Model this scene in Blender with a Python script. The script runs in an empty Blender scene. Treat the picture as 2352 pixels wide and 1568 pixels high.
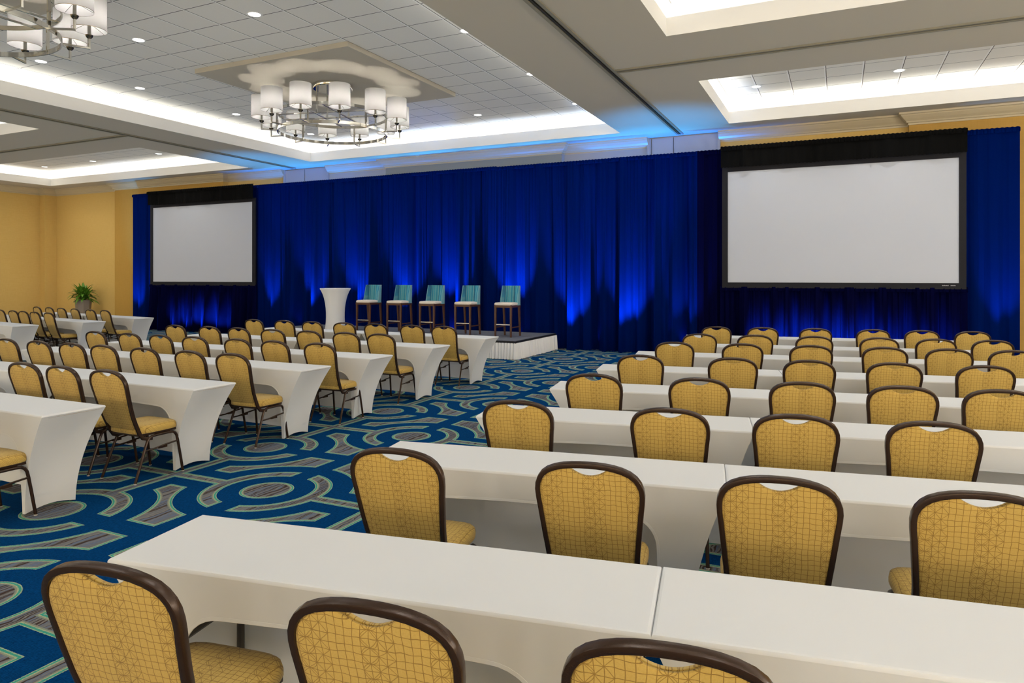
import bpy, math, random
from mathutils import Vector
PI = math.pi
rnd = random.Random(7)
scene = bpy.context.scene
COL = scene.collection

# ------------------------------------------------------------------ helpers
class MB:
    def __init__(s): s.v = []; s.f = []
    def add(s, vs, fs):
        n = len(s.v); s.v += [tuple(p) for p in vs]; s.f += [tuple(i + n for i in f) for f in fs]; return s
    def box(s, x0, x1, y0, y1, z0, z1):
        return s.add([(x0,y0,z0),(x1,y0,z0),(x1,y1,z0),(x0,y1,z0),(x0,y0,z1),(x1,y0,z1),(x1,y1,z1),(x0,y1,z1)],
                     [(3,2,1,0),(4,5,6,7),(0,1,5,4),(1,2,6,5),(2,3,7,6),(3,0,4,7)])
    def grid(s, rows, closed=False):
        m = len(rows[0]); vs = [p for r in rows for p in r]; fs = []
        for i in range(len(rows) - 1):
            for j in range(m if closed else m - 1):
                k = (j + 1) % m
                fs.append((i*m+j, i*m+k, (i+1)*m+k, (i+1)*m+j))
        return s.add(vs, fs)
    def sweep(s, pts, sec, ref=None, cap=True):
        """sweep a closed 2D section along pts; ref(i) gives the direction of the section's second axis"""
        pts = [Vector(p) for p in pts]; rows = []; prev = None
        for i, p in enumerate(pts):
            a = pts[max(i-1,0)]; b = pts[min(i+1,len(pts)-1)]; t = (b-a).normalized()
            r = Vector(ref(i)) if ref else (prev if prev else (Vector((0,0,1)) if abs(t.z) < .9 else Vector((1,0,0))))
            r = (r - t*r.dot(t)).normalized(); prev = r; q = t.cross(r)
            rows.append([p + q*u + r*w for u, w in sec])
        n = len(s.v); s.grid(rows, True); m = len(sec)
        if cap:
            s.f.append(tuple(n+i for i in reversed(range(m)))); e = n+(len(pts)-1)*m; s.f.append(tuple(e+i for i in range(m)))
        return s
    def tube(s, pts, r, n=8): return s.sweep(pts, [(r*math.cos(2*PI*i/n), r*math.sin(2*PI*i/n)) for i in range(n)])
    def loop(s, pts, sec, ref):
        pts = [Vector(p) for p in pts]; N = len(pts); rows = []
        for i, p in enumerate(pts):
            t = (pts[(i+1)%N]-pts[i-1]).normalized(); r = Vector(ref); r = (r-t*r.dot(t)).normalized(); q = t.cross(r)
            rows.append([p+q*u+r*w for u, w in sec])
        rows.append(rows[0]); return s.grid(rows, True)
    def lathe(s, prof, n=32, c=(0,0), cap=True):
        rows = [[(c[0]+r*math.cos(2*PI*i/n), c[1]+r*math.sin(2*PI*i/n), z) for i in range(n)] for r, z in prof]
        k = len(s.v); s.grid(rows, True)
        if cap:
            s.f.append(tuple(k+i for i in reversed(range(n)))); e = k+(len(prof)-1)*n; s.f.append(tuple(e+i for i in range(n)))
        return s
    def build(s, name, mat, parent=None, smooth=True, kind=None):
        me = bpy.data.meshes.new(name); me.from_pydata(s.v, [], s.f); me.update()
        if mat: me.materials.append(mat)
        if smooth:
            me.polygons.foreach_set('use_smooth', [True]*len(me.polygons))
            try: me.set_sharp_from_angle(angle=math.radians(38))
            except Exception: pass
        o = bpy.data.objects.new(name, me); COL.objects.link(o)
        if parent: o.parent = parent
        if kind: o['kind'] = kind
        return o
def rsec(w, h, r, k=3):
    out = []
    for cx, cy, a0 in ((w/2-r,h/2-r,0),(-w/2+r,h/2-r,PI/2),(-w/2+r,-h/2+r,PI),(w/2-r,-h/2+r,1.5*PI)):
        for i in range(k+1):
            a = a0+PI/2*i/k; out.append((cx+r*math.cos(a), cy+r*math.sin(a)))
    return out
def tag(o, label, cat, group=None):
    o['label'] = label; o['category'] = cat
    if group: o['group'] = group
    return o
def thing(name, label, cat, loc=(0,0,0), rz=0, group=None):
    o = bpy.data.objects.new(name, None); COL.objects.link(o); o.empty_display_size = .1
    o.location = loc; o.rotation_euler = (0,0,rz); return tag(o, label, cat, group)
def copy_tree(o, parent=None):
    kids = list(o.children); c = o.copy(); COL.objects.link(c)
    if parent: c.parent = parent
    for k in kids: copy_tree(k, c)
    return c
class Kind:
    """first use gives the prototype itself, later uses give copies"""
    def __init__(s, make): s.make = make; s.proto = None
    def put(s, label, loc, rz, group):
        if s.proto is None: s.proto = o = s.make()
        else: o = copy_tree(s.proto)
        o.location = loc; o.rotation_euler = (0,0,rz); o['label'] = label; o['group'] = group
        return o
ORD = ['', 'first','second','third','fourth','fifth','sixth','seventh','eighth']

# ------------------------------------------------------------------ materials
def mat(name, col, rough=.6, metal=0, spec=.5, sheen=0):
    m = bpy.data.materials.new(name); m.use_nodes = True; b = m.node_tree.nodes['Principled BSDF']
    b.inputs['Base Color'].default_value = (*col,1); b.inputs['Roughness'].default_value = rough
    b.inputs['Metallic'].default_value = metal; b.inputs['Specular IOR Level'].default_value = spec
    b.inputs['Sheen Weight'].default_value = sheen; return m
class G:
    """tiny node-expression helper"""
    def __init__(s, m): s.t = m.node_tree; s.b = s.t.nodes.get('Principled BSDF')
    def n(s, ty, **kw):
        x = s.t.nodes.new(ty)
        for k, v in kw.items(): setattr(x, k, v)
        return x
    def put(s, sock, v):
        if isinstance(v, (int, float)): sock.default_value = v
        elif isinstance(v, (tuple, list)): sock.default_value = v
        else: s.t.links.new(v, sock)
    def m(s, op, *a):
        x = s.n('ShaderNodeMath', operation=op)
        for i, v in enumerate(a): s.put(x.inputs[i], v)
        return x.outputs[0]
    def mn(s, *a):
        r = a[0]
        for q in a[1:]: r = s.m('MINIMUM', r, q)
        return r
    def mx(s, *a):
        r = a[0]
        for q in a[1:]: r = s.m('MAXIMUM', r, q)
        return r
    def sub(s, a, b): return s.m('SUBTRACT', a, b)
    def add(s, a, b): return s.m('ADD', a, b)
    def mul(s, a, b): return s.m('MULTIPLY', a, b)
    def lt(s, a, b): return s.m('LESS_THAN', a, b)
    def gt(s, a, b): return s.m('GREATER_THAN', a, b)
    def absv(s, a): return s.m('ABSOLUTE', a)
    def hyp(s, a, b): return s.m('SQRT', s.add(s.mul(a,a), s.mul(b,b)))
    def mix(s, f, a, b):
        x = s.n('ShaderNodeMix', data_type='RGBA'); s.put(x.inputs[0], f)
        s.put(x.inputs[6], (*a,1) if isinstance(a, tuple) else a); s.put(x.inputs[7], (*b,1) if isinstance(b, tuple) else b)
        return x.outputs[2]
    def noise(s, vec, scale, detail=2, rough=.5):
        x = s.n('ShaderNodeTexNoise'); s.put(x.inputs['Vector'], vec); x.inputs['Scale'].default_value = scale
        x.inputs['Detail'].default_value = detail; x.inputs['Roughness'].default_value = rough; return x.outputs[0]
    def white(s, a):
        x = s.n('ShaderNodeTexWhiteNoise', noise_dimensions='1D'); s.put(x.inputs['W'], a); return x.outputs[0]
    def comb(s, x, y, z=0.):
        c = s.n('ShaderNodeCombineXYZ'); s.put(c.inputs[0], x); s.put(c.inputs[1], y); s.put(c.inputs[2], z); return c.outputs[0]
    def pos(s): return s.n('ShaderNodeNewGeometry').outputs['Position']
    def obj(s): return s.n('ShaderNodeTexCoord').outputs['Object']
    def xyz(s, v):
        x = s.n('ShaderNodeSeparateXYZ'); s.put(x.inputs[0], v); return x.outputs
    def ramp(s, f, stops, const=True):
        x = s.n('ShaderNodeValToRGB'); s.put(x.inputs[0], f); e = x.color_ramp
        e.interpolation = 'CONSTANT' if const else 'LINEAR'
        while len(e.elements) < len(stops): e.elements.new(.5)
        for el, (p, c) in zip(e.elements, stops): el.position = p; el.color = (*c,1)
        return x.outputs[0]
    def bump(s, h, strength, dist):
        x = s.n('ShaderNodeBump'); s.put(x.inputs['Height'], h); x.inputs['Strength'].default_value = strength
        x.inputs['Distance'].default_value = dist; s.t.links.new(x.outputs[0], s.b.inputs['Normal'])

def carpet():
    m = mat('patterned_carpet', (.01,.05,.15), 1, spec=.02); g = G(m)
    P = g.pos(); X, Y, Z = g.xyz(P); a, b = 1.06, 1.04
    fx = g.m('PINGPONG', g.add(X, 4.172), a); fy = g.m('PINGPONG', g.sub(Y, 4.168), b)
    gx = g.sub(a, fx); gy = g.sub(b, fy); dA = g.hyp(fx, fy); dB = g.hyp(gx, gy)
    disc = g.sub(g.mn(dA, dB), .21)
    rA = g.mx(g.sub(g.absv(g.sub(dA, .445)), .07), g.sub(.09, fx))
    rB = g.mx(g.sub(g.absv(g.sub(dB, .445)), .07), g.sub(.09, gy))
    bH = g.mx(g.sub(fy, .062), g.sub(.44, dA)); bV = g.mx(g.sub(gx, .062), g.sub(.44, dB))
    cc = g.mx(g.sub(.095, fx), g.sub(fx, a-.22), g.sub(.22, fy), g.sub(fy, b-.095), g.sub(.685, dA), g.sub(.685, dB))
    t = g.mul(g.mn(disc, rA, rB, bH, bV, cc), -1)
    fine = g.noise(P, 170, 1)
    t = g.add(t, g.mul(g.sub(fine, .5), .009))
    edge = g.ramp(g.mul(t, 21), [(0,(.33,.40,.25)),(.12,(.03,.28,.21)),(.38,(.36,.40,.23)),(.52,(.26,.22,.165)),(.70,(.15,.14,.14))])
    dith = g.gt(g.noise(P, 95, 1), .5)
    edge = g.mix(g.mul(dith, .45), edge, (.12,.27,.21))
    w = g.noise(g.comb(g.mul(X, 5), g.mul(Y, 2.2)), 1.6, 3)
    u = g.m('DIVIDE', g.add(X, g.mul(w, .11)), .0085)
    rn = g.white(g.m('FLOOR', u))
    streak = g.ramp(rn, [(0,(.045,.027,.02)),(.17,(.16,.165,.18)),(.44,(.10,.09,.085)),(.58,(.125,.165,.24)),(.82,(.22,.205,.19))])
    streak = g.mix(g.mul(g.noise(P, 60, 2), .5), streak, (.07,.06,.06))
    blue = g.mix(g.ramp(g.add(g.mul(g.noise(g.comb(g.mul(X, 1), g.mul(Y, 5)), 38, 3, .75), .5), g.mul(g.noise(g.comb(g.mul(X, 6), g.mul(Y, 1)), 30, 3, .75), .5)), [(.33,(0,0,0)),(.62,(1,1,1))], False), (.0003,.011,.047), (.0014,.052,.178))
    c = g.mix(g.gt(t, .036), edge, streak)
    c = g.mix(g.gt(t, 0), blue, c)
    g.put(g.b.inputs['Base Color'], c); g.bump(g.noise(P, 300, 2), .25, .004); return m

def fabric(name, ax):
    """gold upholstery printed with a grid, arcs and star lines; ax picks the two printed axes"""
    m = mat(name, (.5,.3,.06), .75, spec=.25, sheen=.15); g = G(m)
    O = g.obj(); s = g.xyz(O)
    if ax == 'xz': U, V = s[0], s[2]
    else: U, V = s[0], g.add(s[1], s[2])
    nz = g.noise(O, 14, 1); u = g.add(g.m('DIVIDE', U, .0222), g.mul(g.sub(nz,.5), .5)); v = g.add(g.m('DIVIDE', V, .0222), g.mul(g.sub(g.noise(O, 21, 1),.5), .7))
    L = lambda q: g.absv(g.sub(g.m('FRACT', g.add(q, .5)), .5))
    grid = g.mn(L(u), L(v))
    pu = g.m('PINGPONG', u, 2); pv = g.m('PINGPONG', v, 2)
    star = g.mul(g.mn(g.absv(g.sub(pu, pv)), g.absv(g.sub(g.add(pu, pv), 2))), .72)
    arc = g.absv(g.sub(g.hyp(pu, g.sub(pv, 1)), 1.0))
    sel = g.lt(g.m('FRACT', g.m('DIVIDE', g.add(u, 1), 8)), .5)
    motif = g.add(g.mn(star, arc), g.mul(g.sub(1, sel), .3))
    on = g.mx(g.mul(g.lt(grid, .044), .82), g.mul(g.lt(motif, .044), .66))
    base = g.mix(g.noise(O, 260, 2), (.455,.30,.061), (.565,.385,.110))
    g.put(g.b.inputs['Base Color'], g.mix(on, base, (.20,.105,.018)))
    g.bump(g.noise(O, 500, 1), .15, .001); return m

def cloth():
    return drape_mat('white_spandex', (.83,.855,.88), (.70,.64,.54), .30)

def tile():
    m = mat('ceiling_tile', (.62,.60,.55), .9, spec=.1); g = G(m)
    P = g.pos(); X, Y, Z = g.xyz(P)
    fx = g.mul(g.m('FRACT', g.m('DIVIDE', g.add(X, 100.93), .614)), .614); fy = g.mul(g.m('FRACT', g.m('DIVIDE', g.add(Y, 97.12), .614)), .614)
    white = g.mx(g.lt(fx, .022), g.lt(fy, .005)); dark = g.mx(g.m('MULTIPLY', g.gt(fx, .022), g.lt(fx, .034)), g.m('MULTIPLY', g.gt(fy, .005), g.lt(fy, .019)))  # dark line beside each white bar is the tile edge's shadow, painted in
    base = g.mix(g.noise(P, 120, 3, .7), (.76,.735,.67), (.84,.82,.755))
    c = g.mix(white, base, (.90,.89,.86)); c = g.mix(g.mul(dark, g.sub(1, white)), c, (.13,.12,.10))
    g.put(g.b.inputs['Base Color'], c); return m

def wallpaper(name='gold_wallpaper', a=(.56,.36,.09), b=(.69,.485,.175)):
    m = mat(name, (.5,.3,.09), .7, spec=.3); g = G(m); P = g.pos(); X, Y, Z = g.xyz(P)
    n = g.noise(g.comb(g.mul(X, 60), g.mul(Y, 60), g.mul(Z, 6)), 1, 3)
    n2 = g.noise(g.comb(g.mul(X, 6), g.mul(Y, 6), g.mul(Z, 60)), 1, 3)
    g.put(g.b.inputs['Base Color'], g.mix(g.mul(g.add(n, n2), .5), a, b)); return m

def drape_mat(name, dif, tra, f):
    m = bpy.data.materials.new(name); m.use_nodes = True; t = m.node_tree; t.nodes.clear()
    d = t.nodes.new('ShaderNodeBsdfDiffuse'); d.inputs[0].default_value = (*dif,1)
    r = t.nodes.new('ShaderNodeBsdfTranslucent'); r.inputs[0].default_value = (*tra,1)
    x = t.nodes.new('ShaderNodeMixShader'); x.inputs[0].default_value = f
    o = t.nodes.new('ShaderNodeOutputMaterial')
    t.links.new(d.outputs[0], x.inputs[1]); t.links.new(r.outputs[0], x.inputs[2]); t.links.new(x.outputs[0], o.inputs[0]); return m

def emit(name, col, st):
    m = bpy.data.materials.new(name); m.use_nodes = True; t = m.node_tree; t.nodes.clear()
    e = t.nodes.new('ShaderNodeEmission'); e.inputs[0].default_value = (*col,1); e.inputs[1].default_value = st
    o = t.nodes.new('ShaderNodeOutputMaterial'); t.links.new(e.outputs[0], o.inputs[0]); return m

def stool_fabric():
    m = mat('turquoise_stripe', (.05,.35,.45), .7, sheen=.2); g = G(m); O = g.obj(); s = g.xyz(O)
    w = g.add(s[0], g.mul(g.noise(g.comb(g.mul(s[0],14), g.mul(s[2],5)), 1, 2), .03))
    n = g.noise(g.comb(g.mul(w, 17), 0., 0.), 1, 1)
    c = g.ramp(n, [(.34,(.004,.10,.19)),(.42,(.008,.20,.33)),(.48,(.012,.28,.38)),(.53,(.22,.36,.35)),(.58,(.010,.22,.36)),(.68,(.003,.08,.17))], False)
    c = g.mix(g.mul(g.noise(O, 160, 2), .3), c, (.02,.20,.28)); g.put(g.b.inputs['Base Color'], c); return m

M = dict(
 carpet=carpet(), back=fabric('gold_print_back','xz'), seat=fabric('gold_print_seat','xy'), cloth=cloth(), tile=tile(), wall=wallpaper(), wall2=wallpaper('deep_gold_wallpaper', (.40,.23,.04), (.50,.30,.075)),
 bronze=mat('bronze_tube', (.036,.018,.010), .27, .3, .5), paint=mat('ceiling_paint', (.52,.475,.385), .85, spec=.2),
 white=mat('cove_white', (.83,.82,.79), .8, spec=.2), crown=mat('crown_paint', (.52,.44,.29), .35, spec=.5),
 glide=mat('nylon_glide', (.42,.40,.36), .4), steel=mat('folding_steel', (.10,.09,.08), .4, .6), ply=mat('table_board', (.35,.27,.19), .6),
 nickel=mat('polished_nickel', (.92,.88,.79), .09, 1), cup=mat('dark_nickel', (.20,.17,.13), .25, 1),
 dark=mat('track_metal', (.075,.07,.05), .5, .4), track=mat('track_trim', (.26,.24,.18), .6),
 blackframe=mat('screen_frame_velvet', (.016,.016,.02), .8, spec=.2), screen=mat('screen_vinyl', (.47,.50,.565), .75, spec=.2),
 valance=mat('black_valance', (.0045,.0045,.0045), 1, spec=.05), drape=drape_mat('navy_drape', (.0004,.0068,.072), (.002,.02,.2), .003), black=drape_mat('black_drape', (.0016,.002,.022), (.002,.008,.1), .003),
 wood=mat('walnut_leg', (.075,.03,.015), .4), cream=mat('cream_vinyl', (.66,.60,.53), .5), stool=stool_fabric(), chrome=mat('footrest_chrome', (.7,.68,.64), .25, 1),
 deck=mat('stage_carpet_grey', (.11,.115,.13), .9), trim=mat('black_edge', (.012,.012,.013), .5), skirt=mat('white_skirting', (.82,.81,.79), .75, sheen=.1),
 pot=mat('taupe_planter', (.24,.20,.165), .5), leaf=mat('green_leaf', (.035,.16,.015), .4), soil=mat('soil', (.03,.02,.015), .95),
 greywall=mat('grey_wallpaper', (.26,.28,.28), .7), door=mat('white_door_paint', (.40,.41,.42), .6), bulb=emit('warm_bulb', (1,.93,.8), 3), lens=emit('downlight_lens', (1,.98,.94), 4.5), mark=mat('printed_mark', (.6,.6,.62), .6))
sh = drape_mat('linen_shade', (.40,.395,.385), (.34,.335,.32), .40); M['shade'] = sh
g = G(M['leaf']); g.put(g.b.inputs['Base Color'], g.mix(g.noise(g.obj(), 7, 2), (.012,.08,.008), (.16,.38,.03)))
g = G(M['bronze']); g.bump(g.noise(g.obj(), 420, 1), .25, .0008)
g = G(M['deck']); g.put(g.b.inputs['Base Color'], g.mix(g.noise(g.pos(), 150, 2), (.08,.085,.10), (.16,.165,.18)))

# ------------------------------------------------------------------ the room
ZS, ZU = 4.95, 5.42
XL, XR, YB = -26.6, 8.8, -13.5
MB().box(XL-.2, XR+.2, YB-.2, 16.1, -.1, 0).build('floor', M['carpet'], smooth=False, kind='structure')
TRAYS = [(-13.38,-4.43,-.55,15.0), (-2.09,6.9,11.56,15.04), (-2.09,6.9,5.72,9.23), (-2.09,6.9,-.6,3.4), (-25.28,-15.76,11.51,15.03), (-25.28,-15.76,5.66,9.14), (-25.28,-15.76,-.6,3.4)]
xs = sorted({XL-.2, XR+.2, *[t[0] for t in TRAYS], *[t[1] for t in TRAYS]}); ys = sorted({YB-.2, 16.1, *[t[2] for t in TRAYS], *[t[3] for t in TRAYS]})
mb = MB()
for i in range(len(xs)-1):
    for j in range(len(ys)-1):
        cx, cy = (xs[i]+xs[i+1])/2, (ys[j]+ys[j+1])/2
        if any(t[0] < cx < t[1] and t[2] < cy < t[3] for t in TRAYS): continue
        mb.add([(xs[i],ys[j],ZS),(xs[i+1],ys[j],ZS),(xs[i+1],ys[j+1],ZS),(xs[i],ys[j+1],ZS)], [(3,2,1,0)])
ceil = mb.build('ceiling', M['paint'], smooth=False, kind='structure')
LEDGE = .20
def area(name, loc, sx, sy, power, col, rot=(PI,0,0), spread=PI):
    l = bpy.data.lights.new(name, 'AREA'); l.shape = 'RECTANGLE'; l.size = sx; l.size_y = sy; l.energy = power; l.color = col; l.spread = spread
    o = bpy.data.objects.new(name, l); COL.objects.link(o); o.location = loc; o.rotation_euler = rot; return o
COVE = (1,.965,.90)
for ti, (x0,x1,y0,y1) in enumerate(TRAYS):
    f = MB(); e = .03; zt = 5.2
    for (a0,a1,b0,b1) in ((x0-e,x0,y0-e,y1+e),(x1,x1+e,y0-e,y1+e),(x0,x1,y0-e,y0),(x0,x1,y1,y1+e)): f.box(a0,a1,b0,b1,ZS+.001,zt)
    X0,X1,Y0,Y1 = x0-LEDGE,x1+LEDGE,y0-LEDGE,y1+LEDGE
    for (a0,a1,b0,b1) in ((X0,x0-e,Y0,Y1),(x1+e,X1,Y0,Y1),(x0-e,x1+e,Y0,y0-e),(x0-e,x1+e,y1+e,Y1)): f.box(a0,a1,b0,b1,5.06,5.08)
    rows = []
    for k in range(7):       # upstand wall curving into the ceiling
        an = PI/2*k/6; ins = .09*(1-math.cos(an)); z = ZU-.09+.09*math.sin(an)
        rows.append([(X0+ins,Y0+ins,z),(X1-ins,Y0+ins,z),(X1-ins,Y1-ins,z),(X0+ins,Y1-ins,z)])
    rows.insert(0, [(X0,Y0,5.06),(X1,Y0,5.06),(X1,Y1,5.06),(X0,Y1,5.06)])
    f.grid(rows, True)
    f.build('trim_%d' % (ti+1), M['white'], smooth=False, kind='structure')
    MB().add([(X0,Y0,ZU),(X1,Y0,ZU),(X1,Y1,ZU),(X0,Y1,ZU)], [(3,2,1,0)]).build('ceiling', M['tile'], smooth=False, kind='structure')
    pw = 7; q = LEDGE-e-.03; zc = 5.155; T = math.radians(60)
    area('cove_strip_light', (x0-e-q,(y0+y1)/2,zc), .05, y1-y0, pw*(y1-y0), COVE, (PI,T,0))
    area('cove_strip_light', (x1+e+q,(y0+y1)/2,zc), .05, y1-y0, pw*(y1-y0), COVE, (PI,-T,0))
    area('cove_strip_light', ((x0+x1)/2,y0-e-q,zc), x1-x0, .05, pw*(x1-x0), COVE, (PI-T,0,0))
    area('cove_strip_light', ((x0+x1)/2,y1+e+q,zc), x1-x0, .05, pw*(x1-x0), COVE, (PI+T,0,0))

# walls
YP, YR_ = 15.66, 15.85
plan = [(XL,YB),(XL,15.43),(-26.3,15.43),(-26.3,YR_),(-22.72,YR_),(-22.72,YP),(-17.5,YP),(-17.5,YR_),(-15.13,YR_)]
plan2 = [(-13.46,YR_),(-11.30,YR_),(-11.30,YP),(-6.10,YP),(-6.10,YR_),(-4.0,YR_)]
plan3 = [(-2.41,YR_),(1.26,YR_),(1.26,YP),(XR,YP)]
PROF = [(0,4.72),(.018,4.72),(.018,4.755),(.045,4.765),(.055,4.79),(.10,4.83),(.145,4.885),(.155,4.91),(.185,4.915),(.19,4.95)]
def wallstrip(pl, z0=0, z1=ZS):
    return MB().grid([[(x,y,z0) for x,y in pl], [(x,y,z1) for x,y in pl]])
def crown(pl, cap0=False, cap1=False):
    rows = []
    P = [Vector(p) for p in pl]
    for off, z in PROF:
        row = []
        for i, p in enumerate(P):
            d0 = (P[i]-P[i-1]).normalized() if i else (P[1]-P[0]).normalized(); d1 = (P[i+1]-P[i]).normalized() if i < len(P)-1 else d0
            n0, n1 = Vector((d0.y,-d0.x)), Vector((d1.y,-d1.x)); n = (n0+n1); n = n/(1+n0.dot(n1)) if n0.dot(n1) > -.9 else n0
            q = p+n*off
            if i == 0 and cap0: q = q+d1*(.19-off)*0
            row.append((q.x,q.y,z))
        rows.append(row)
    m = MB().grid(rows)
    for end in ([0] if cap0 else [])+([-1] if cap1 else []):
        k = len(m.v); m.v += [r[end] for r in rows]+[(P[end].x,P[end].y,4.95)]; m.f.append(tuple(range(k, k+len(rows)+1)))
    return m
wallstrip(plan[:4]).build('wall_left', M['wall'], smooth=False, kind='structure')
fr = MB()
for pl in (plan[3:], plan2, plan3): fr.grid([[(x,y,0) for x,y in pl],[(x,y,ZS) for x,y in pl]])
fo_ = fr.build('wall_front', M['wall'], smooth=False, kind='structure'); fo_.data.materials.append(M['wall2']); fo_.data.materials.append(M['door']); fo_.data.materials.append(M['greywall'])
for p_ in fo_.data.polygons:
    if all(abs(fo_.data.vertices[v].co.y-YP) < .01 for v in p_.vertices): p_.material_index = 1
    if -13.5 < p_.center.x < -3.9: p_.material_index = 2 if p_.material_index == 0 else 3
wallstrip([(XR,YP),(XR,YB)]).build('wall_right', M['wall'], smooth=False, kind='structure')
wallstrip([(XR,YB),(XL,YB)]).build('wall_back', M['wall'], smooth=False, kind='structure')
for i, (pl, a, b) in enumerate(((plan, 0, 1), (plan2, 1, 1), (plan3, 1, 0), ([(XR,YP),(XR,YB)],0,0))):
    crown(pl, a, b).build('trim_%d' % (20+i), M['crown'], smooth=False, kind='structure')
bb = MB()
for pl in (plan, plan2, plan3, [(XR,YP),(XR,YB),(XL,YB)]):
    for (xa,ya),(xb,yb) in zip(pl, pl[1:]):
        d = Vector((xb-xa,yb-ya)).normalized(); n = Vector((d.y,-d.x))*.015
        bb.add([(xa,ya,0),(xb,yb,0),(xb+n.x,yb+n.y,0),(xa+n.x,ya+n.y,0),(xa,ya,.14),(xb,yb,.14),(xb+n.x,yb+n.y,.13),(xa+n.x,ya+n.y,.13)], [(4,5,6,7),(7,6,2,3)])
bb.build('baseboard_front', M['crown'], smooth=False, kind='structure')
# pocket doors of the folding partitions (flat white leaves up to the soffit)
for di, (xa, xb, splits) in enumerate(((-15.13,-13.46,(-14.35,)), (-4.0,-2.41,(-3.93,-3.42)))):
    d = MB(); cuts = [xa, *splits, xb]
    for p, q in zip(cuts, cuts[1:]): d.box(p+.012, q-.012, YR_-.02, YR_+.03, 0, ZS-.03)
    d.box(xa, xb, YR_+.02, YR_+.05, 0, ZS)
    d.build('door_%d' % (di+1), M['door'], smooth=False, kind='structure')
    j = MB()
    for q in (xa, xb): j.box(q-.03, q+.03, YR_-.05, YR_+.02, 0, ZS)
    j.build('trim_%d' % (30+di), M['door'], smooth=False, kind='structure')
# partition tracks let into the soffit
def track(name, pts_x, pts_y, alongY):
    b = MB(); k = MB(); x0,x1 = pts_x; y0,y1 = pts_y
    if alongY:
        c = (x0+x1)/2; b.box(x0,x0+.045,y0,y1,ZS-.022,ZS); b.box(x1-.045,x1,y0,y1,ZS-.022,ZS); k.box(x0+.045,x1-.045,y0,y1,ZS-.006,ZS-.001); k.box(c-.008,c+.008,y0,y1,ZS-.02,ZS-.006)
    else:
        c = (y0+y1)/2; b.box(x0,x1,y0,y0+.04,ZS-.022,ZS); b.box(x0,x1,y1-.04,y1,ZS-.022,ZS); k.box(x0,x1,y0+.04,y1-.04,ZS-.006,ZS-.001)
    o = b.build(name, M['track'], smooth=False, kind='structure'); k.build('track_slot', M['dark'], o, smooth=False)
track('trim_40', (-3.31,-3.15), (YB,15.64), True); track('trim_41', (-14.66,-14.50), (YB,15.64), True)
track('trim_42', (-3.15,XR), (10.38,10.52), False); track('trim_43', (XL,-14.66), (10.30,10.44), False)
track('trim_44', (-3.15,XR), (4.50,4.64), False)

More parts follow.
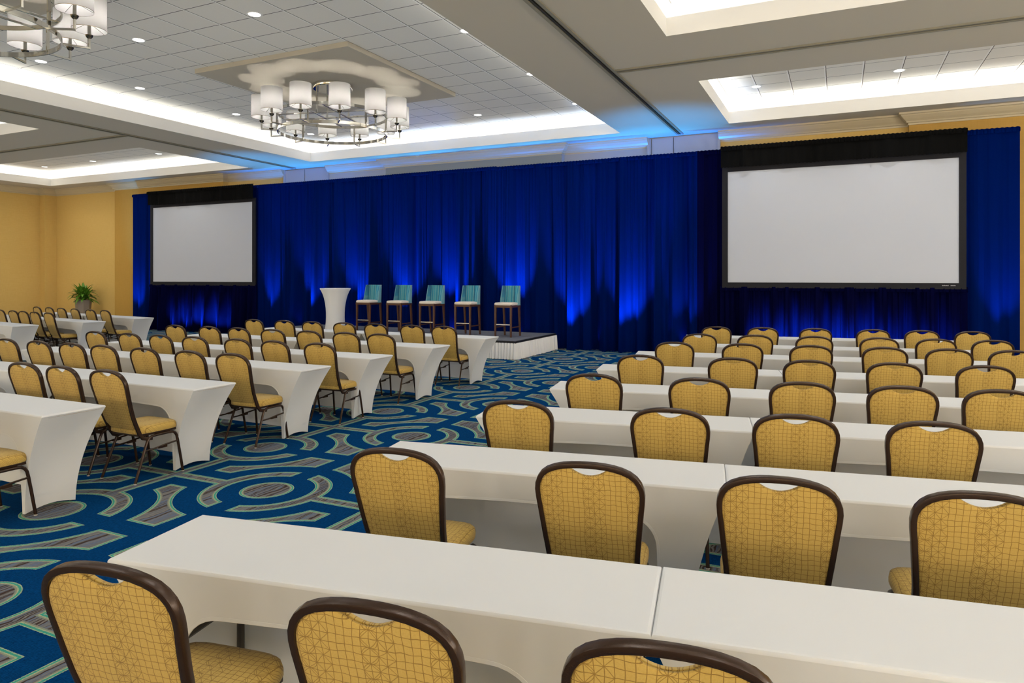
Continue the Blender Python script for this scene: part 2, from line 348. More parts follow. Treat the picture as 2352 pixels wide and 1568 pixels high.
# ------------------------------------------------------------------ banquet chair
LEAN = [(.30,-.06),(.34,-.105),(.36,-.135),(.385,-.160),(.47,-.197),(.57,-.238),(.70,-.277),(.83,-.311),(.885,-.325),(.945,-.341)]
def yb(z):
    if z <= LEAN[0][0]: return LEAN[0][1]
    for (a,ya),(b,yb_) in zip(LEAN, LEAN[1:]):
        if z <= b: return ya+(yb_-ya)*(z-a)/(b-a)
    return LEAN[-1][1]
HALF = [(0,.945),(.035,.9445),(.07,.942),(.105,.937),(.14,.928),(.17,.915),(.192,.898),(.207,.877),(.216,.853),(.219,.825),(.217,.79),(.211,.74),(.205,.68),(.198,.61),(.192,.55),(.188,.49),(.186,.43),(.186,.40)]
def make_chair():
    t = thing('banquet_chair', '', 'chair')
    path = [(-x, yb(z), z) for x, z in reversed(HALF)][:-1] + [(x, yb(z), z) for x, z in HALF]
    path = [(-.195,-.06,.352),(-.192,-.105,.353),(-.189,-.138,.362)] + path + [(.189,-.138,.362),(.192,-.105,.353),(.195,-.06,.352)]
    sec = rsec(.022, .031, .005, 2)
    MB().sweep(path, sec, lambda i: (0,1,.22) if .37 < path[i][2] else (0,.6,.8)).build('back_frame', M['bronze'], t)
    # padded back
    out = []
    inner = [(x-.0085 if x > .02 else x, z-.0095) for x, z in HALF if z > .43]
    top = [p for p in inner if p[0] < .082]; side = [p for p in inner if p[0] >= .082]
    right = []
    for k in range(9):
        x = .082*k/8; right.append((x, .896+.0345*(x/.082)**2))
    right += side[0:1]+side[1:]
    right += [(.166,.468),(.154,.448),(.130,.436),(.09,.430),(.045,.428),(0,.4275)]
    out = right + [(-x, z) for x, z in reversed(right[1:-1])]
    cx_, cz_ = 0, .68; rows = []
    prof = [(.97,0,-1),(1,.004,-1),(1,.012,-1),(.985,.017,-1),(.95,.020,-1),(.85,.023,-1),(.6,.026,-1),(.3,.027,-1),(0.0005,.027,-1)]
    def ring(s, dy): return [(cx_+(x-cx_)*s, yb(cz_+(z-cz_)*s)+dy, cz_+(z-cz_)*s) for x, z in out]
    back = [ring(s, -d*.62) for s, d, _ in reversed(prof)]; front = [ring(s, d*1.15) for s, d, _ in prof]
    MB().grid(back+front, True).build('backrest', M['back'], t)
    # seat cushion
    def sup(s, z, n=44, e=5.5):
        r = []
        for i in range(n):
            a = 2*PI*i/n; c, q = math.cos(a), math.sin(a); k = (abs(c)**e+abs(q)**e)**(-1/e)
            wx = .215-.012*(-q*k+1)/2
            r.append((c*k*wx*s, .008+q*k*.203*s, z))
        return r
    MB().grid([sup(a,z) for a,z in ((.0005,.397),(.93,.397),(.985,.402),(1,.412),(1,.432),(.985,.447),(.945,.458),(.86,.465),(.6,.470),(.3,.471),(.0005,.472))], True).build('seat', M['seat'], t)
    fr = MB(); fr.box(-.185,.185,-.165,.19,.378,.397)
    fr.build('seat_frame', M['bronze'], t, smooth=False)
    for s in (-1,1):
        arc = lambda c,r,a0,a1,n: [(c[0]+r*math.cos(a0+(a1-a0)*i/n), c[1]+r*math.sin(a0+(a1-a0)*i/n)) for i in range(n+1)]
        rear = [(-.228,0.006),(-.170,.16),(-.118,.30),(-.104,.333),(-.086,.354),(-.060,.366),(-.02,.370),(.02,.370)]
        front = [(.228,.006),(.212,.12),(.188,.28),(.178,.328),(.163,.352),(.140,.366),(.10,.370),(.02,.370)]
        for pl in (rear, front):
            pts = [(s*(.196+.018*(1-min(z,.37)/.37)), y, z) for y, z in pl]
            lg = MB().tube(pts, .0118, 8).build('leg', M['bronze'], t)
            x0 = s*.214; y0 = pl[0][0]
            MB().lathe([(.012,0),(.0125,.007),(.012,.008)], 8, (x0,y0)).build('foot_glide', M['glide'], lg)
        st = MB().tube([(s*.203,-.130,.257),(s*.203,-.05,.258),(s*.203,0,.262),(s*.203,.06,.272),(s*.203,.188,.283)], .0075, 6)
        st.box(s*.203-.009, s*.203+.009, -.005, .075, .250, .268)
        st.build('stretcher', M['bronze'], t)
    return t
CH = Kind(make_chair)
# ------------------------------------------------------------------ tables under stretch covers
def cover_mesh(Lx, IL=.285, IR=.285, hl=.318, hr=.318, zt=.578, D=.465, H=.748, J=.05):
    m = MB(); NT = 12
    ins = lambda sx, t: (IL if sx < 0 else IR)*(1-(1-t)**1.9)
    jns = lambda t: J*(1-(1-t)**1.6)
    def cor(sx, sy, t): return (sx*(Lx/2-ins(sx,t)), sy*(D/2-jns(t)), max(H-.012-t*(H-.012), .004))
    r = .012                                    # top with a softened edge
    for k in range(1): pass
    rim = lambda d, z: [(-Lx/2+d,-D/2+d,z),(Lx/2-d,-D/2+d,z),(Lx/2-d,D/2-d,z),(-Lx/2+d,D/2-d,z)]
    NX = 24
    def rimN(d, z):
        c = rim(d, z); o = []
        for i in range(4):
            a, b = Vector(c[i]), Vector(c[(i+1)%4]); n = NX if i % 2 == 0 else 6
            o += [tuple(a.lerp(b, k/n)) for k in range(n)]
        return o
    m.grid([rimN(0,H-r), rimN(.0012,H-.006), rimN(.0045,H-.0015), rimN(r,H)], True)
    c = rim(r,H); m.add(c, [(0,1,2,3)])
    T = [i/NT for i in range(NT+1)]
    # back panel, reaching the floor
    rows = []
    for t in T:
        a, b = cor(-1,1,t), cor(1,1,t)
        rows.append([(a[0]+(b[0]-a[0])*k/NX, a[1]-.02*math.sin(PI*k/NX)*t, a[2]+(.035*math.sin(PI*k/NX)**.4*t**6 if 0 < k < NX else 0)) for k in range(NX+1)])
    m.grid(list(reversed(rows)))
    for sx in (-1,1):                            # end panels
        rows = []
        for t in T:
            a, b = cor(sx,-1,t), cor(sx,1,t)
            rows.append([(a[0]-sx*.03*math.sin(PI*k/8)*math.sin(PI*min(1,t*1.1))**.8, a[1]+(b[1]-a[1])*k/8, a[2]+.03*math.sin(PI*k/8)*t**8) for k in range(9)])
        m.grid(rows if sx < 0 else list(reversed(rows)))
    # front panel with its arch
    rc = .16; hl, hr = Lx/2-hl, Lx/2-hr
    arch = []; outer = []
    for i in range(9):                           # left leg, floor to shoulder
        q = i/8; t = 1-q; outer.append(cor(-1,-1,t)); arch.append((-hl-.012*(1-q), (zt-rc)*q))
    NC = 8
    seg = []
    for i in range(1, NC+1):
        a = PI-PI/2*i/NC; seg.append((rc*math.cos(a), zt-rc+rc*.96*math.sin(a)))
    midn = 14
    cs = seg; seg = [(-hl+rc+x, z) for x, z in cs]
    for i in range(1, midn): seg.append((-hl+rc+(hl+hr-2*rc)*i/midn, zt-rc*.04+.012*math.sin(PI*i/midn)))
    seg += [(hr-rc-x, z) for x, z in reversed(cs)]
    n = len(seg)
    for i, s in enumerate(seg):
        arch.append(s); f = (i+1)/(n+1); outer.append((-Lx/2+Lx*f, -D/2, H-.012))
    for i in range(8,-1,-1):
        q = i/8; outer.append(cor(1,-1,1-q)); arch.append((hr+.012*(1-q), (zt-rc)*q))
    A = []
    for x, z in arch:
        t = 1-z/(H-.012); A.append((x, -D/2+jns(t), max(z,.004)))
    rows = [[tuple(Vector(o).lerp(Vector(a), k/4)) for o, a in zip(outer, A)] for k in range(5)]
    m.grid(rows)
    m.sweep([(p[0], p[1]+.002, p[2]) for p in A], rsec(.016,.006,.002,1), lambda i: (0,1,0))   # hem
    return m
def make_table(Lx, *cov):
    def f():
        t = thing('covered_table', '', 'table')
        cover_mesh(Lx, *cov).build('stretch_cover', M['cloth'], t)
        MB().box(-Lx/2+.01,Lx/2-.01,-.215,.215,.722,.741).build('tabletop', M['ply'], t, smooth=False)
        for s in (-1,1):
            x = s*(Lx/2-((.312,.312) if not cov else (max(.10,cov[0]-.02),max(.10,cov[1]-.02)))[s > 0])
            for y in (-.165,.165):
                lg = MB().tube([(x,y,.012),(x,y,.72)], .0145, 8); o = lg.build('leg', M['steel'], t)
                MB().lathe([(.012,0),(.017,.004),(.017,.022)], 10, (x,y)).build('foot_glide', M['chrome'], o)
            MB().tube([(x,-.165,.46),(x,.165,.46)], .011, 8).tube([(x,-.165,.12),(x,.165,.12)], .011, 8).build('crossbar', M['steel'], t)
        return t
    return f
T6 = Kind(make_table(1.845, .255, .165, .287, .31, .60)); T8 = Kind(make_table(2.425)); T8R = Kind(make_table(2.425, .19, .285, .30, .318, .595))
R9 = math.radians(9.5); n9 = Vector((-math.sin(R9), math.cos(R9))); r9 = Vector((math.cos(R9), math.sin(R9)))
A8 = math.radians(-8); nA = Vector((-math.sin(A8), math.cos(A8))); rA_ = Vector((math.cos(A8), math.sin(A8)))
NEAR = 'the large nearer screen'
def rowword(k, n, who):   # k counts rows back from the front, 1 = front row
    return f'front row facing {who}' if k == 1 else f'{ORD[k]} row back from {who}'
def corner_to_x(n, r, off, x):   # point on the line n.p = off with world X = x
    return Vector((x, (off-n.x*x)/n.y))
RT = [1.90,3.285,4.57,5.86,7.22,8.70,10.02,11.52]
RX0 = [-2.28,-2.28,-2.30,-2.28,-2.31,-2.31,-2.27,-2.25]
RCH = {1:[(-1.82,1.52),(-1.05,1.65),(-.38,1.765)],2:[(-1.84,2.88),(-.99,3.03),(-.26,3.15),(.42,3.26)],3:[(-1.86,4.20),(-.94,4.35),(-.27,4.47),(.41,4.58)],
 4:[(-1.80,5.52),(-1.01,5.65),(-.30,5.77),(.36,5.88),(.95,5.98)],5:[(-1.82,6.98),(-.97,7.12),(-.30,7.23),(.40,7.35),(1.09,7.46)],
 6:[(-1.80,8.49),(-1.06,8.61),(-.33,8.73),(.41,8.86),(1.02,8.96),(1.60,9.06)],7:[(-1.76,9.81),(-1.05,9.93),(-.34,10.05),(.41,10.17),(1.04,10.28),(1.64,10.38)],
 8:[(-1.76,11.31),(-1.09,11.42),(-.36,11.54),(.40,11.67),(1.03,11.78),(1.66,11.88)]}
for i in range(8):
    k = 8-i; w = rowword(k, 8, NEAR)
    p0 = corner_to_x(n9, r9, RT[i], RX0[i])
    c = p0+r9*(1.845/2)+n9*.2325
    T6.put(f'white short covered table at the aisle end, {w}', (c.x,c.y,0), R9, 'white covered tables')
    q = p0+r9*1.8455; c = q+r9*(2.425/2)+n9*(.2325+.004*((i*7)%3-1))
    T8R.put(f'white long covered table beside the short one, {w}', (c.x,c.y,0), R9+math.radians(.25*((i*5)%3-1)), 'white covered tables')
    for j, (x,y) in enumerate(RCH[i+1]):
        CH.put(f'gold banquet chair {ORD[j+1]} from the aisle, {w}', (x,y,0), R9+math.radians(rnd.uniform(-1.5,1.5)), 'gold banquet chairs')
LT = [2.93,4.18,5.50,6.66,8.06,9.62]
LCY = [2.78,4.03,5.36,6.58,7.95,9.58]
LCH = {1:[-5.45],2:[-6.63,-6.07,-5.47],3:[-9.35,-8.71,-8.08,-7.50,-6.82,-6.11,-5.51],4:[-9.48,-8.77,-8.14,-7.51,-6.75,-6.13,-5.46],5:[-9.59,-8.83,-8.20,-7.53,-6.84,-6.18,-5.59],6:[-9.57,-8.86,-8.22,-7.54,-6.89,-6.17,-5.58]}
STG = 'the stage'
for i in range(6):
    k = 6-i; w = rowword(k, 6, STG)
    for e in range(2):
        c = -5.03-2.425/2-e*2.435
        T8.put(f'white covered table at the {"centre aisle" if e == 0 else "far side aisle"} end, {w}', (c, LT[i]+.2325+(.004 if e else 0), 0), math.radians(.2 if e else 0), 'white covered tables')
    xs_ = sorted(LCH[i+1], reverse=True)
    for j, x in enumerate(xs_):
        CH.put(f'gold banquet chair {ORD[j+1]} from the centre aisle, {w}', (x, LCY[i], 0), math.radians(rnd.uniform(-2,2)), 'gold banquet chairs')
AT = [5.90,7.25,8.56]; AR = [-15.70,-15.80,-16.22]
ACH = {2:[(-17.71,9.75),(-17.06,9.66),(-16.53,9.58),(-15.98,9.51),(-15.31,9.41)],3:[(-18.68,11.12),(-18.01,11.03),(-17.36,10.93),(-16.68,10.84),(-15.95,10.74),(-15.26,10.64)]}
for i in range(3):
    k = 3-i; w = rowword(k, 3, 'the potted plant')
    for e in range(1 if i == 0 else 2):
        c = rA_*(AR[i]-2.425/2-e*2.435)+nA*(AT[i]+.2325)
        T8.put(f'white covered table {"at the side aisle end" if e == 0 else "deeper in"}, {w}', (c.x,c.y,0), A8, 'white covered tables')
    for j, (x,y) in enumerate(reversed(ACH.get(i+1, []))):
        CH.put(f'gold banquet chair {ORD[j+1]} from the side aisle, {w}', (x,y,0), A8+math.radians(rnd.uniform(-2,2)), 'gold banquet chairs')

# ------------------------------------------------------------------ stage, stools, cocktail table
SZ = .385; SX0, SX1, SY0, SY1 = -13.38, -6.07, 12.93, 15.17
st = thing('stage_riser', 'low portable stage with grey carpet deck and white pleated skirt', 'stage', ((SX0+SX1)/2,(SY0+SY1)/2,0))
ox, oy = (SX0+SX1)/2, (SY0+SY1)/2
for k in range(3):
    a = SX0+k*(SX1-SX0)/3; b = SX0+(k+1)*(SX1-SX0)/3
    for (y0,y1) in ((SY0,(SY0+SY1)/2),((SY0+SY1)/2,SY1)):
        MB().box(a-ox+.014,b-ox-.014,y0-oy+.014,y1-oy-.014,SZ-.09,SZ).build('deck_panel', M['deck'], st, smooth=False)
ed = MB()
for k in range(4):
    a = SX0+k*(SX1-SX0)/3; a = min(max(a,SX0+.012),SX1-.012); ed.box(a-ox-.012,a-ox+.012,SY0-oy,SY1-oy,SZ-.08,SZ-.002)
for y in (SY0+.012,(SY0+SY1)/2,SY1-.012): ed.box(SX0-ox,SX1-ox,y-oy-.012,y-oy+.012,SZ-.08,SZ-.001)
ed.box(SX0-ox-.012,SX1-ox+.022,SY0-oy-.022,SY0-oy,SZ-.045,SZ); ed.box(SX1-ox,SX1-ox+.022,SY0-oy,SY1-oy,SZ-.045,SZ)
ed.build('edge_trim', M['trim'], st, smooth=False)
def pleats(path, z0, z1, step=.070, amp=.060, flare=.03):
    """box-pleated skirt along a plan polyline; bottom swings out a little"""
    rows = [[] for _ in range(5)]
    for (xa,ya),(xb,yb_) in zip(path, path[1:]):
        d = Vector((xb-xa,yb_-ya)); L = d.length; d.normalize(); nn = Vector((d.y,-d.x)); n = int(L/step)*6
        for i in range(n+1):
            s = L*i/n; ph = (s/step) % 1; tri = max(0, 1-abs(ph-.42)/.42); jit = .95+.3*math.sin(s*23.1)+.2*math.sin(s*61)
            for r in range(5):
                f = r/4; o = .012+amp*(.7+.3*f)*tri*jit+flare*.5*f*(.6+.4*math.sin(s*5.3))
                rows[r].append((xa+d.x*s+nn.x*o, ya+d.y*s+nn.y*o, z1+(z0-z1)*f))
    return MB().grid(list(reversed(rows)))
pleats([(SX0-ox,SY0-oy),(SX1-ox,SY0-oy),(SX1-ox,SY1-oy)], .006, SZ-.04).build('stage_skirt', M['skirt'], st)
MB().box(SX0-ox+.1,SX1-ox-.1,SY0-oy+.1,SY1-oy-.1,0,SZ-.09).build('understructure', M['trim'], st, smooth=False)
def make_stool():
    t = thing('bar_stool', '', 'bar stool'); H0 = .685
    def box_r(w, d, z0, z1, pad):
        rows = []
        for s, z in ((.01,z0),(.97,z0),(1,z0+.012),(1,z1-pad*1.2),(.985,z1-pad*.6),(.93,z1-pad*.15),(.8,z1),(.4,z1+pad*.12),(.01,z1+pad*.15)):
            r = []
            for i in range(36):
                a = 2*PI*i/36; c, q = math.cos(a), math.sin(a); k = (abs(c)**9+abs(q)**9)**(-1/9); r.append((c*k*w/2*s, q*k*d/2*s, z))
            rows.append(r)
        return MB().grid(rows, True)
    cm = box_r(.45,.46,H0+.02,H0+.080,.028); cm.v = [(x,y-.03,z) for x,y,z in cm.v]
    cm.build('seat_cushion', M['cream'], t)
    MB().box(-.215,.215,-.245,.235,H0-.03,H0+.025).build('seat_frame', M['wood'], t, smooth=False)
    # wrap-around back: a bent, thick shell tapering upward
    rows = []
    N = 18; Zs = [H0+.012,H0+.06,H0+.18,H0+.30,H0+.40,H0+.445,H0+.452]
    def shell(z, off):
        f = (z-H0)/.45; hw = .232-.018*f-off; y1 = .235+.045*f-off; wing = .175-.055*f
        pts = [(-hw, y1-wing)]
        r = .06-min(off,.045)
        pts.append((-hw, y1-r))
        for i in range(1,6): a = PI-PI/2*i/6; pts.append((-hw+r+r*math.cos(a), y1-r+r*math.sin(a)))
        pts.append((-hw+r, y1)); pts += [(-hw*.4,y1),(0,y1),(hw*.4,y1)]
        pts += [(-x,y) for x,y in reversed(pts[:8])]
        return [(x,y,z) for x,y in pts]
    o = [shell(z, 0) for z in Zs]; i_ = [shell(z, .055) for z in reversed(Zs)]
    i_ = [[(p[0],p[1],p[2]) for p in r] for r in i_]
    m = MB(); full = o+i_; m.grid(list(reversed(full)) )
    k = len(o); L = len(o[0])
    for e in (0, L-1):
        for a in range(k-1): m.add([o[a][e],o[a+1][e],i_[k-2-a][e],i_[k-1-a][e]], [(0,1,2,3)])
    m.build('backrest', M['stool'], t)
    for sx in (-1,1):
        for sy in (-1,1):
            tx, ty = sx*.192, (.205 if sy > 0 else -.215); bx, by = sx*.192, (.262 if sy > 0 else -.225)
            MB().add([(bx-.017,by-.017,0),(bx+.017,by-.017,0),(bx+.017,by+.017,0),(bx-.017,by+.017,0),(tx-.022,ty-.022,H0-.02),(tx+.022,ty-.022,H0-.02),(tx+.022,ty+.022,H0-.02),(tx-.022,ty+.022,H0-.02)],
                     [(3,2,1,0),(4,5,6,7),(0,1,5,4),(1,2,6,5),(2,3,7,6),(3,0,4,7)]).build('leg', M['wood'], t, smooth=False)
    MB().box(-.175,.175,-.232,-.212,.265,.287).build('footrest', M['chrome'], t, smooth=False)
    for sx in (-1,1): MB().box(sx*.192-.009,sx*.192+.009,-.20,.225,.20,.225).build('stretcher', M['wood'], t, smooth=False)
    return t
ST = Kind(make_stool)
for j, x in enumerate((-6.73,-7.76,-8.72,-9.65,-10.56)):
    wd = ['turquoise-backed bar stool at the open end of the stage','turquoise-backed bar stool next to the stage-end stool','turquoise-backed bar stool in the middle of five','turquoise-backed bar stool second from the white cocktail table','turquoise-backed bar stool beside the white cocktail table'][j]
    ST.put(wd, (x,13.93,SZ), 0, 'turquoise bar stools on the stage')
ct = thing('cocktail_table', 'tall white hourglass cocktail table in stretch cover on the stage', 'table', (-11.42,13.7,SZ))
MB().lathe([(.0,1.052),(.33,1.052),(.372,1.050),(.38,1.042),(.378,1.032),(.345,.985),(.308,.90),(.277,.80),(.252,.68),(.236,.56),(.228,.44),(.227,.32),(.234,.20),(.246,.10),(.262,.004)], 40, cap=False).build('stretch_cover', M['cloth'], ct)
MB().lathe([(.03,0.01),(.03,1.03)], 12).build('pedestal', M['steel'], ct)

# ------------------------------------------------------------------ drapes and screens
def drape(name, x0, x1, y, z0, z1, m, label, cat, seed, amp=.055, pitch=.17, group=None, gather=0):
    r = random.Random(seed); n = max(12, int((x1-x0)/.021)); ph = r.uniform(0,9); L = x1-x0
    fr = [(r.uniform(.7,1.25)*2*PI/pitch, r.uniform(0,7), r.uniform(.25,.5)) for _ in range(2)]+[(2*PI/(pitch*1.9), r.uniform(0,7), 1.2),(2*PI/(pitch*4.3), r.uniform(0,7), 1.3), (2*PI/(pitch*.38), r.uniform(0,7), .15)]
    nr = 14; rows = []
    for k in range(nr+1):
        f = k/nr; z = z1+(z0-z1)*f; row = []
        for i in range(n+1):
            x = x0+L*i/n; o = 0
            for q, (w, p, a) in enumerate(fr):
                s = math.sin(w*(x+.018*f*math.sin(3*x+seed))+p+.35*f*math.sin(1.7*x+p))
                s = math.copysign(abs(s)**.75, s); o += a*s*(.35+.65*f if q < 4 else 1-.6*f)
            edge = min(1, min(i, n-i)/4)
            row.append((x, y+amp*o*.5*edge, z+(.008*math.sin(i*1.9+seed) if k == nr else 0)))
        rows.append(row)
    m_ = MB().grid(list(reversed(rows)))
    o = m_.build(name, m, None); tag(o, label, cat, group)
    # rod pocket ruffle along the top
    rows = []
    for i in range(n*1+1):
        x = x0+L*i/n; b = .012*math.sin(i*2.4+seed)+.006*math.sin(i*.9)
        rows.append([(x, y-.028+b*.5, z1-.085),(x, y-.036+b, z1-.05),(x,y-.030+b,z1-.01),(x,y,z1+.012+.006*math.sin(i*1.7)),(x,y+.03,z1-.01)])
    MB().grid(rows).build('rod_pocket', m, o)
    return o
DG = 'navy stage backdrop drapes'; YC, ZC = 15.35, 4.46
cuts = [(-14.81,-10.86,'beside the far screen, behind the cocktail table'),(-10.86,-7.72,'behind the row of turquoise stools'),(-7.72,-4.70,'at the open end of the stage'),(-4.70,-2.79,'beside the nearer screen')]
for i, (a,b,w) in enumerate(cuts): drape('stage_drape', a-.002, b+.002, YC-.02, .01, ZC+.01*math.sin(i*2), M['drape'], f'tall navy blue velvet drape {w}', 'curtain', 11+i*3, group=DG, pitch=.21, amp=.15)
def screen(x0, x1, z0, z1, label, who, seed, marks):
    c = (x0+x1)/2; t = thing('projection_screen', label, 'projection screen', (c,15.2,0)); fw = .115
    MB().box(x0-c,x1-c,-.012,.004,z0,z1).build('screen_surface', M['screen'], t, smooth=False)
    f = MB()
    f.box(x0-c-fw,x0-c,-.03,.02,z0-fw,z1+fw); f.box(x1-c,x1-c+fw,-.03,.02,z0-fw,z1+fw); f.box(x0-c,x1-c,-.03,.02,z0-fw,z0); f.box(x0-c,x1-c,-.03,.02,z1,z1+fw)
    fo = f.build('frame', M['blackframe'], t, smooth=False)
    if marks:
        g_ = MB(); x = x1-c-.27
        for k, wd in enumerate((5,4)):
            for i in range(wd*2):
                h = (.014 if (i*7+k) % 3 else .02); g_.box(x,x+.006,-.0325,-.031,z0-.055,z0-.055+h); 
                g_.box(x,x+.0085,-.0325,-.031,z0-.055+(h*.5 if i%2 else 0),z0-.055+(h*.5 if i%2 else 0)+.004); x += .0105
            x += .03
        g_.build('printed_logo', M['mark'], fo, smooth=False)
    drape('screen_valance', x0-.13, x1+.12, 15.09, z1+.085, ZC+.01, M['valance'], f'black gathered valance above the {who}', 'curtain', seed, amp=.035, pitch=.2)
    drape('screen_skirt', x0-.16, x1+.14, 15.21, .01, z0-.09, M['black'], f'black gathered skirt drape below the {who}', 'curtain', seed+1, amp=.17, pitch=.15)
screen(-2.13, 2.03, 1.605, 3.95, 'large white projection screen in black frame near the gold chairs', 'nearer screen', 41, True)
screen(-20.13, -15.77, 1.57, 3.96, 'white projection screen in black frame near the potted plant', 'far screen', 61, False)
drape('wing_drape', -2.80, -2.05, 15.33, .01, ZC, M['black'], 'narrow dark drape between stage backdrop and the nearer screen', 'curtain', 71, pitch=.15, amp=.06)
drape('wing_drape', 2.00, 2.99, 15.32, .01, ZC, M['drape'], 'navy wing drape on the outer side of the nearer screen', 'curtain', 73, pitch=.16, amp=.05)
drape('wing_drape', -21.30, -20.05, 15.32, .01, ZC, M['drape'], 'navy wing drape between gold wall and the far screen', 'curtain', 75, pitch=.16, amp=.05)
drape('wing_drape', -15.90, -14.80, 15.32, .01, ZC, M['drape'], 'navy wing drape between the far screen and stage backdrop', 'curtain', 77, pitch=.15, amp=.05)

# ------------------------------------------------------------------ potted plant
pl = thing('potted_plant', 'leafy green plant in tapered taupe planter against the gold wall', 'plant', (-23.75,15.22,0))
def hexr(r, z): return [(r*math.cos(PI/4*i+.25), r*math.sin(PI/4*i+.25), z) for i in range(8)]
MB().grid([hexr(.01,0),hexr(.17,0),hexr(.262,.92),hexr(.235,.92),hexr(.23,.86)], True).build('planter', M['pot'], pl, smooth=False)
MB().lathe([(.01,.875),(.225,.872)], 12, cap=False).build('soil', M['soil'], pl)
lf = MB(); r = random.Random(5)
for i in range(150):
    a = r.uniform(0,2*PI); el = r.uniform(.15,1.45); L = r.uniform(.30,.55)*(1 if el < 1.1 else .95); w = r.uniform(.026,.042); st_ = r.uniform(0,.09); h0 = .89+r.uniform(0,.24)
    d = Vector((math.cos(a),math.sin(a),0)); side = Vector((-d.y,d.x,0)); rows = []; p = Vector((0,0,h0))+d*st_; ang = el
    for k in range(8):
        f = k/7; ww = w*(.45+1.6*f*(1-f)*1.6) if f < .55 else w*1.35*(1-((f-.55)/.45)**1.6)
        up = Vector((-d.x*math.sin(ang), -d.y*math.sin(ang), math.cos(ang)))
        rows.append([p-side*ww, p-up*ww*.25, p+side*ww]); p = p+(d*math.cos(ang)+Vector((0,0,math.sin(ang))))*L/7; ang -= (.13+.10*f)*(1.25 if el < 1 else .55)
    lf.grid(rows)
lf.build('foliage', M['leaf'], pl)

# ------------------------------------------------------------------ chandeliers
def square_loop(R, z, w, h, n=72):
    return MB().loop([(R*math.cos(2*PI*i/n), R*math.sin(2*PI*i/n), z) for i in range(n)], [(-w/2,-h/2),(w/2,-h/2),(w/2,h/2),(-w/2,h/2)], (0,0,1))
PZ = 5.34
def bar(m, a, b, s=.016):
    a, b = Vector(a), Vector(b); d = (b-a).normalized(); ref = Vector((0,0,1)) if abs(d.z) < .9 else Vector((1,0,0))
    return m.sweep([a,b], [(-s/2,-s/2),(s/2,-s/2),(s/2,s/2),(-s/2,s/2)], lambda i: ref)
def make_chandelier():
    t = thing('chandelier', '', 'chandelier'); Z1, Z2 = 4.445, 4.77; R = 1.0
    lo = square_loop(R,Z1,.013,.058); lo.build('lower_ring', M['nickel'], t)
    square_loop(R,Z2,.013,.054).build('upper_ring', M['nickel'], t)
    for i in range(6):
        a = 2*PI*(i+.5)/6; bar(MB(), (R*math.cos(a),R*math.sin(a),Z1),(R*math.cos(a),R*math.sin(a),Z2), .028).build('strut', M['nickel'], t, smooth=False)
    cb = MB(); q = .22
    for sx in (-1,1):
        e = math.sqrt(R*R-q*q); bar(cb,(sx*q,-e,Z2),(sx*q,e,Z2),.020); bar(cb,(-e,sx*q,Z2+.021),(e,sx*q,Z2+.021),.020)
    cb.build('cross_bar', M['nickel'], t, smooth=False)
    for sx in (-1,1):
        for sy in (-1,1): bar(MB(), (sx*q,sy*q,Z2),(sx*q,sy*q,PZ-.05), .026).build('hanging_rod', M['nickel'], t, smooth=False)
    MB().lathe([(.01,PZ-.075),(.36,PZ-.075),(.37,PZ-.06),(.37,PZ-.001)], 40).build('canopy', M['nickel'], t)
    for i in range(12):
        a = 2*PI*i/12; c, s = math.cos(a), math.sin(a); r2 = 1.27; P = lambda r_, z: (r_*c, r_*s, z)
        ar = MB(); bar(ar, P(R-.0,Z1-.012), P(r2+.011,Z1-.012), .022); bar(ar, P(r2,Z1-.012), P(r2,Z1+.115), .020)
        arm = ar.build('arm', M['nickel'], t, smooth=False)
        MB().lathe([(.012,Z1+.10),(.026,Z1+.108),(.038,Z1+.125),(.043,Z1+.142),(.016,Z1+.145)], 16, P(r2,0)[:2]).build('cup', M['cup'], arm)
        MB().lathe([(.019,Z1+.145),(.019,Z1+.27)], 10, P(r2,0)[:2]).build('candle_sleeve', M['nickel'], arm)
        z0, z1 = 4.645, 5.035; rr = .182; ctr = P(r2,0)[:2]
        s_ = MB().lathe([(rr+.003,z0),(rr,z1)], 36, ctr, cap=False)
        so = s_.build('lamp_shade', M['shade'], t)
        sp = MB()
        for k in range(3):
            b = 2*PI*k/3+a+.5; sp.tube([(ctr[0],ctr[1],z0+.09),(ctr[0]+rr*math.cos(b),ctr[1]+rr*math.sin(b),z0+.004)], .0025, 4)
        sp.lathe([(rr+.004,z0-.002),(rr+.005,z0+.003)], 36, ctr, cap=False)
        sp.build('shade_spider', M['cup'], so)
        MB().lathe([(.004,z0+.06),(.022,z0+.08),(.027,z0+.105),(.02,z0+.13),(.004,z0+.14)], 12, ctr).build('bulb', M['bulb'], so)
    return t
CD = Kind(make_chandelier)
for (x,y,a,lb) in ((-8.66,10.32,math.radians(15),'complete round nickel chandelier with twelve white drum shades over the middle tables'),(-8.67,4.12,0.,'cropped nickel chandelier with white drum shades at the ceiling corner')):
    CD.put(lb, (x,y,0), a, 'nickel ring chandeliers')
    for i in range(12):
        b = a+2*PI*i/12; l = bpy.data.lights.new('shade_lamp','POINT'); l.energy = 7.5; l.color = (1,.97,.92); l.shadow_soft_size = .015
        o = bpy.data.objects.new('shade_lamp', l); COL.objects.link(o); o.location = (x+1.27*math.cos(b), y+1.27*math.sin(b), 4.795)
    MB().box(x-1.70,x+1.70,y-1.68,y+1.68,PZ,ZU).build('ceiling', M['paint'], smooth=False, kind='structure')
sp = thing('sprinkler_head', 'small metal sprinkler head on the ceiling panel near the full chandelier', 'sprinkler', (-8.95,9.88,PZ))
MB().lathe([(.045,-.001),(.04,-.012),(.012,-.014),(.012,-.05)], 14).build('escutcheon', M['cup'], sp)
MB().lathe([(.02,-.055),(.03,-.058),(.02,-.06)], 10).build('deflector', M['cup'], sp)

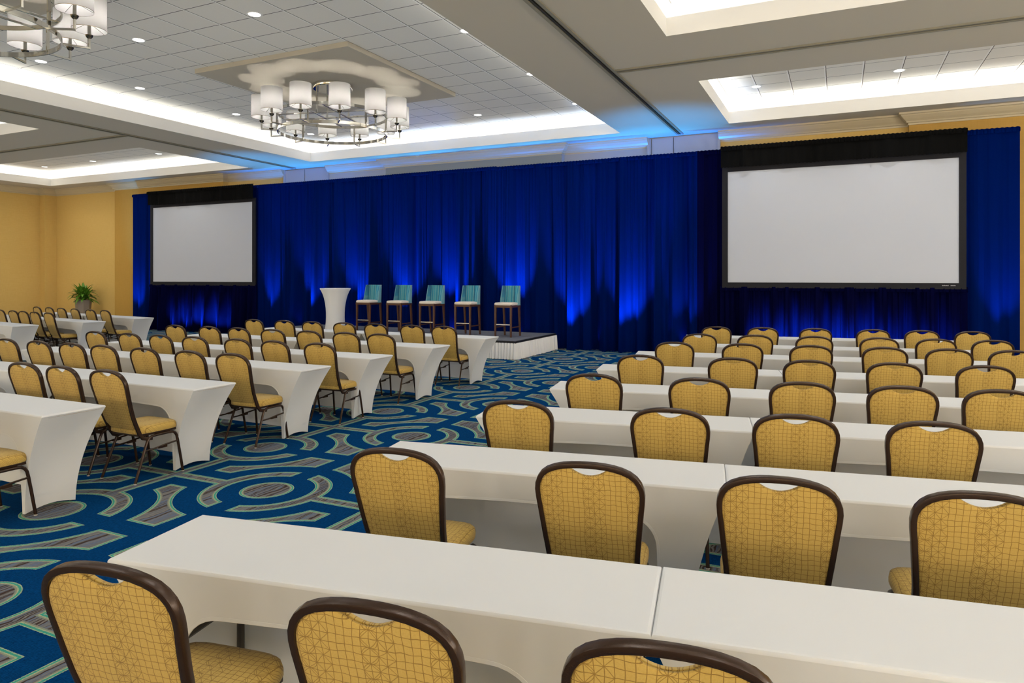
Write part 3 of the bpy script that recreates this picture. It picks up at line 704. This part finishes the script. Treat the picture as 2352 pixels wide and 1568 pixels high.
# ------------------------------------------------------------------ downlights
def make_down():
    t = thing('recessed_downlight', '', 'downlight')
    MB().lathe([(.082,.0),(.105,-.004),(.108,-.001),(.108,.006)], 28, cap=False).build('trim_ring', M['white'], t)
    MB().lathe([(.002,-.001),(.084,-.001)], 28, cap=False).build('lens', M['lens'], t)
    return t
DL = Kind(make_down)
DN = [(-7.44,7.2,'second from the cropped chandelier, along the tile ceiling top'),(-9.88,7.2,'between the two chandeliers, nearer the middle'),(-12.38,7.2,'beside the cropped chandelier near the side cove'),
 (-12.38,9.05,'on the side cove edge between the two chandeliers'),(-12.38,11.44,'on the side cove edge just past the full chandelier'),(-12.36,13.86,'seen through the lower ring of the full chandelier'),
 (-7.45,13.86,'near the stage cove beyond the full chandelier'),(-5.06,9.05,'first along the partition-side cove edge'),(-5.06,11.48,'second along the partition-side cove edge'),(-5.06,13.86,'last along the partition-side cove edge by the stage'),
 (-1.45,14.12,'at the corner end of the tray above the nearer screen'),(0.98,14.12,'mid-way in the tray above the nearer screen'),
 (-24.11,14.14,'at the corner of the tray above the potted plant'),(-21.54,14.11,'second in the tray above the potted plant'),(-18.46,14.11,'third in the tray toward the far screen'),
 (-22.9,12.3,'peeking past the near lip of the tray above the plant')]
UNSEEN = [(-9.9,4.0),(-5.06,4.2),(-12.38,1.8),(-7.45,1.8),(-5.06,1.8),(-1.45,7.4),(1.0,7.4),(3.4,7.4),(-1.45,2.0),(1.0,2.0),(3.4,2.0),(3.4,13),(-18.5,7.4),(-21.5,7.4),(-24,7.4),(-18.5,2),(-22,2)]
def spot(name, loc, power, col, size, blend, radius=.05, rot=(0,0,0)):
    l = bpy.data.lights.new(name,'SPOT'); l.energy = power; l.color = col; l.spot_size = size; l.spot_blend = blend; l.shadow_soft_size = radius
    o = bpy.data.objects.new(name, l); COL.objects.link(o); o.location = loc; o.rotation_euler = rot; return o
for x, y, w in DN: DL.put(f'round recessed downlight {w}', (x,y,ZU-.001), 0, 'recessed ceiling downlights')
for p in DN+UNSEEN: spot('downlight_lamp', (p[0],p[1],ZU-.03), 62, (1,.985,.95), math.radians(125), .9, .07)

# ------------------------------------------------------------------ blue uplights behind the drapes and on the floor
BL = (.02,.36,1)
def uplight(x, y, z, power, size, tilt, col=BL, blend=1.):
    return spot('blue_uplight', (x,y,z), power, col, math.radians(size), blend, .05, (PI-math.radians(tilt),0,0))
for x, p, zz in ((-21.0,700,.1),(-15.1,1300,.1),(-13.5,900,.45),(-11.9,1100,.45),(-10.3,1500,.45),(-8.9,1500,.45),(-7.2,1700,.45),(-5.6,1500,.1),(-4.25,1500,.1),(-3.0,350,.1),(2.72,500,.1)):
    uplight(x, 14.78, zz, p*(1.05 if x != -15.1 else .8), (48 if x != -15.1 else 32) if x < 2 else 34, 17, blend=1)
for x, p in ((-19.1,350),(-18.5,600),(-17.9,800),(-17.3,700),(-16.8,300),(-1.5,350),(-1.0,600),(-.45,700),(.1,700),(.65,600),(1.2,350),(1.7,220)): uplight(x, 14.62, .1, p*.75, 62, 55)
for x, p in ((-14.3,2400),(-12.3,1100),(-9.0,900),(-7.0,900),(-5.0,1000),(-3.2,2400)): uplight(x, 15.52, .1, p, 70, -4, (.0,.20,1), blend=.8)
for x, y, pw, sz in ((-3.3,14.4,1100,50),(-14.6,14.4,1100,50)): uplight(x, y, .6, pw, sz, 0, (.0,.33,1))
# added fill lights in front of the back wall, no fixtures there
for k in range(9):
    l = bpy.data.lights.new('fill_light','POINT'); l.energy = 380; l.color = (1,.95,.86); l.shadow_soft_size = .8
    o = bpy.data.objects.new('fill_light', l); COL.objects.link(o); o.location = (-24+4*k, -12.3, 2.9)

for k in range(5):      # more fill lights, added along the unseen side wall
    l = bpy.data.lights.new('fill_light','POINT'); l.energy = 330; l.color = (.98,.98,1); l.shadow_soft_size = .6
    o = bpy.data.objects.new('fill_light', l); COL.objects.link(o); o.location = (7.9, -7+4*k, 2.9)
# ------------------------------------------------------------------ world, camera, view
AMB = .06
w = bpy.data.worlds.new('world'); scene.world = w; w.use_nodes = True
w.node_tree.nodes['Background'].inputs[0].default_value = (1,.93,.82,1); w.node_tree.nodes['Background'].inputs[1].default_value = AMB
cd = bpy.data.cameras.new('camera'); cam = bpy.data.objects.new('camera', cd); COL.objects.link(cam); scene.camera = cam
f_px, W, H_ = 1579.54, 2352, 1568
cd.sensor_fit = 'HORIZONTAL'; cd.sensor_width = 36; cd.lens = f_px/W*36
cd.shift_y = -(H_/2-635.84)/W
cam.location = (0,0,1.72); cam.rotation_euler = (PI/2,0,.443467); cd.clip_start = .05
scene.view_settings.view_transform = 'Standard'; scene.view_settings.look = 'None'; scene.view_settings.gamma = 1; scene.view_settings.use_curve_mapping = False
scene.view_settings.exposure = 0
cy = scene.cycles
cy.use_fast_gi = True; cy.fast_gi_method = 'ADD'; w.light_settings.ao_factor = .20; w.light_settings.distance = 1.4
cy.use_adaptive_sampling = True; cy.adaptive_threshold = .1; cy.adaptive_min_samples = 16; cy.max_bounces = 5; cy.diffuse_bounces = 3; cy.glossy_bounces = 3; cy.transmission_bounces = 4; cy.caustics_reflective = False; cy.caustics_refractive = False
cy.sample_clamp_indirect = 6; cy.use_denoising = True
try: cy.denoiser = 'OPENIMAGEDENOISE'
except Exception: pass
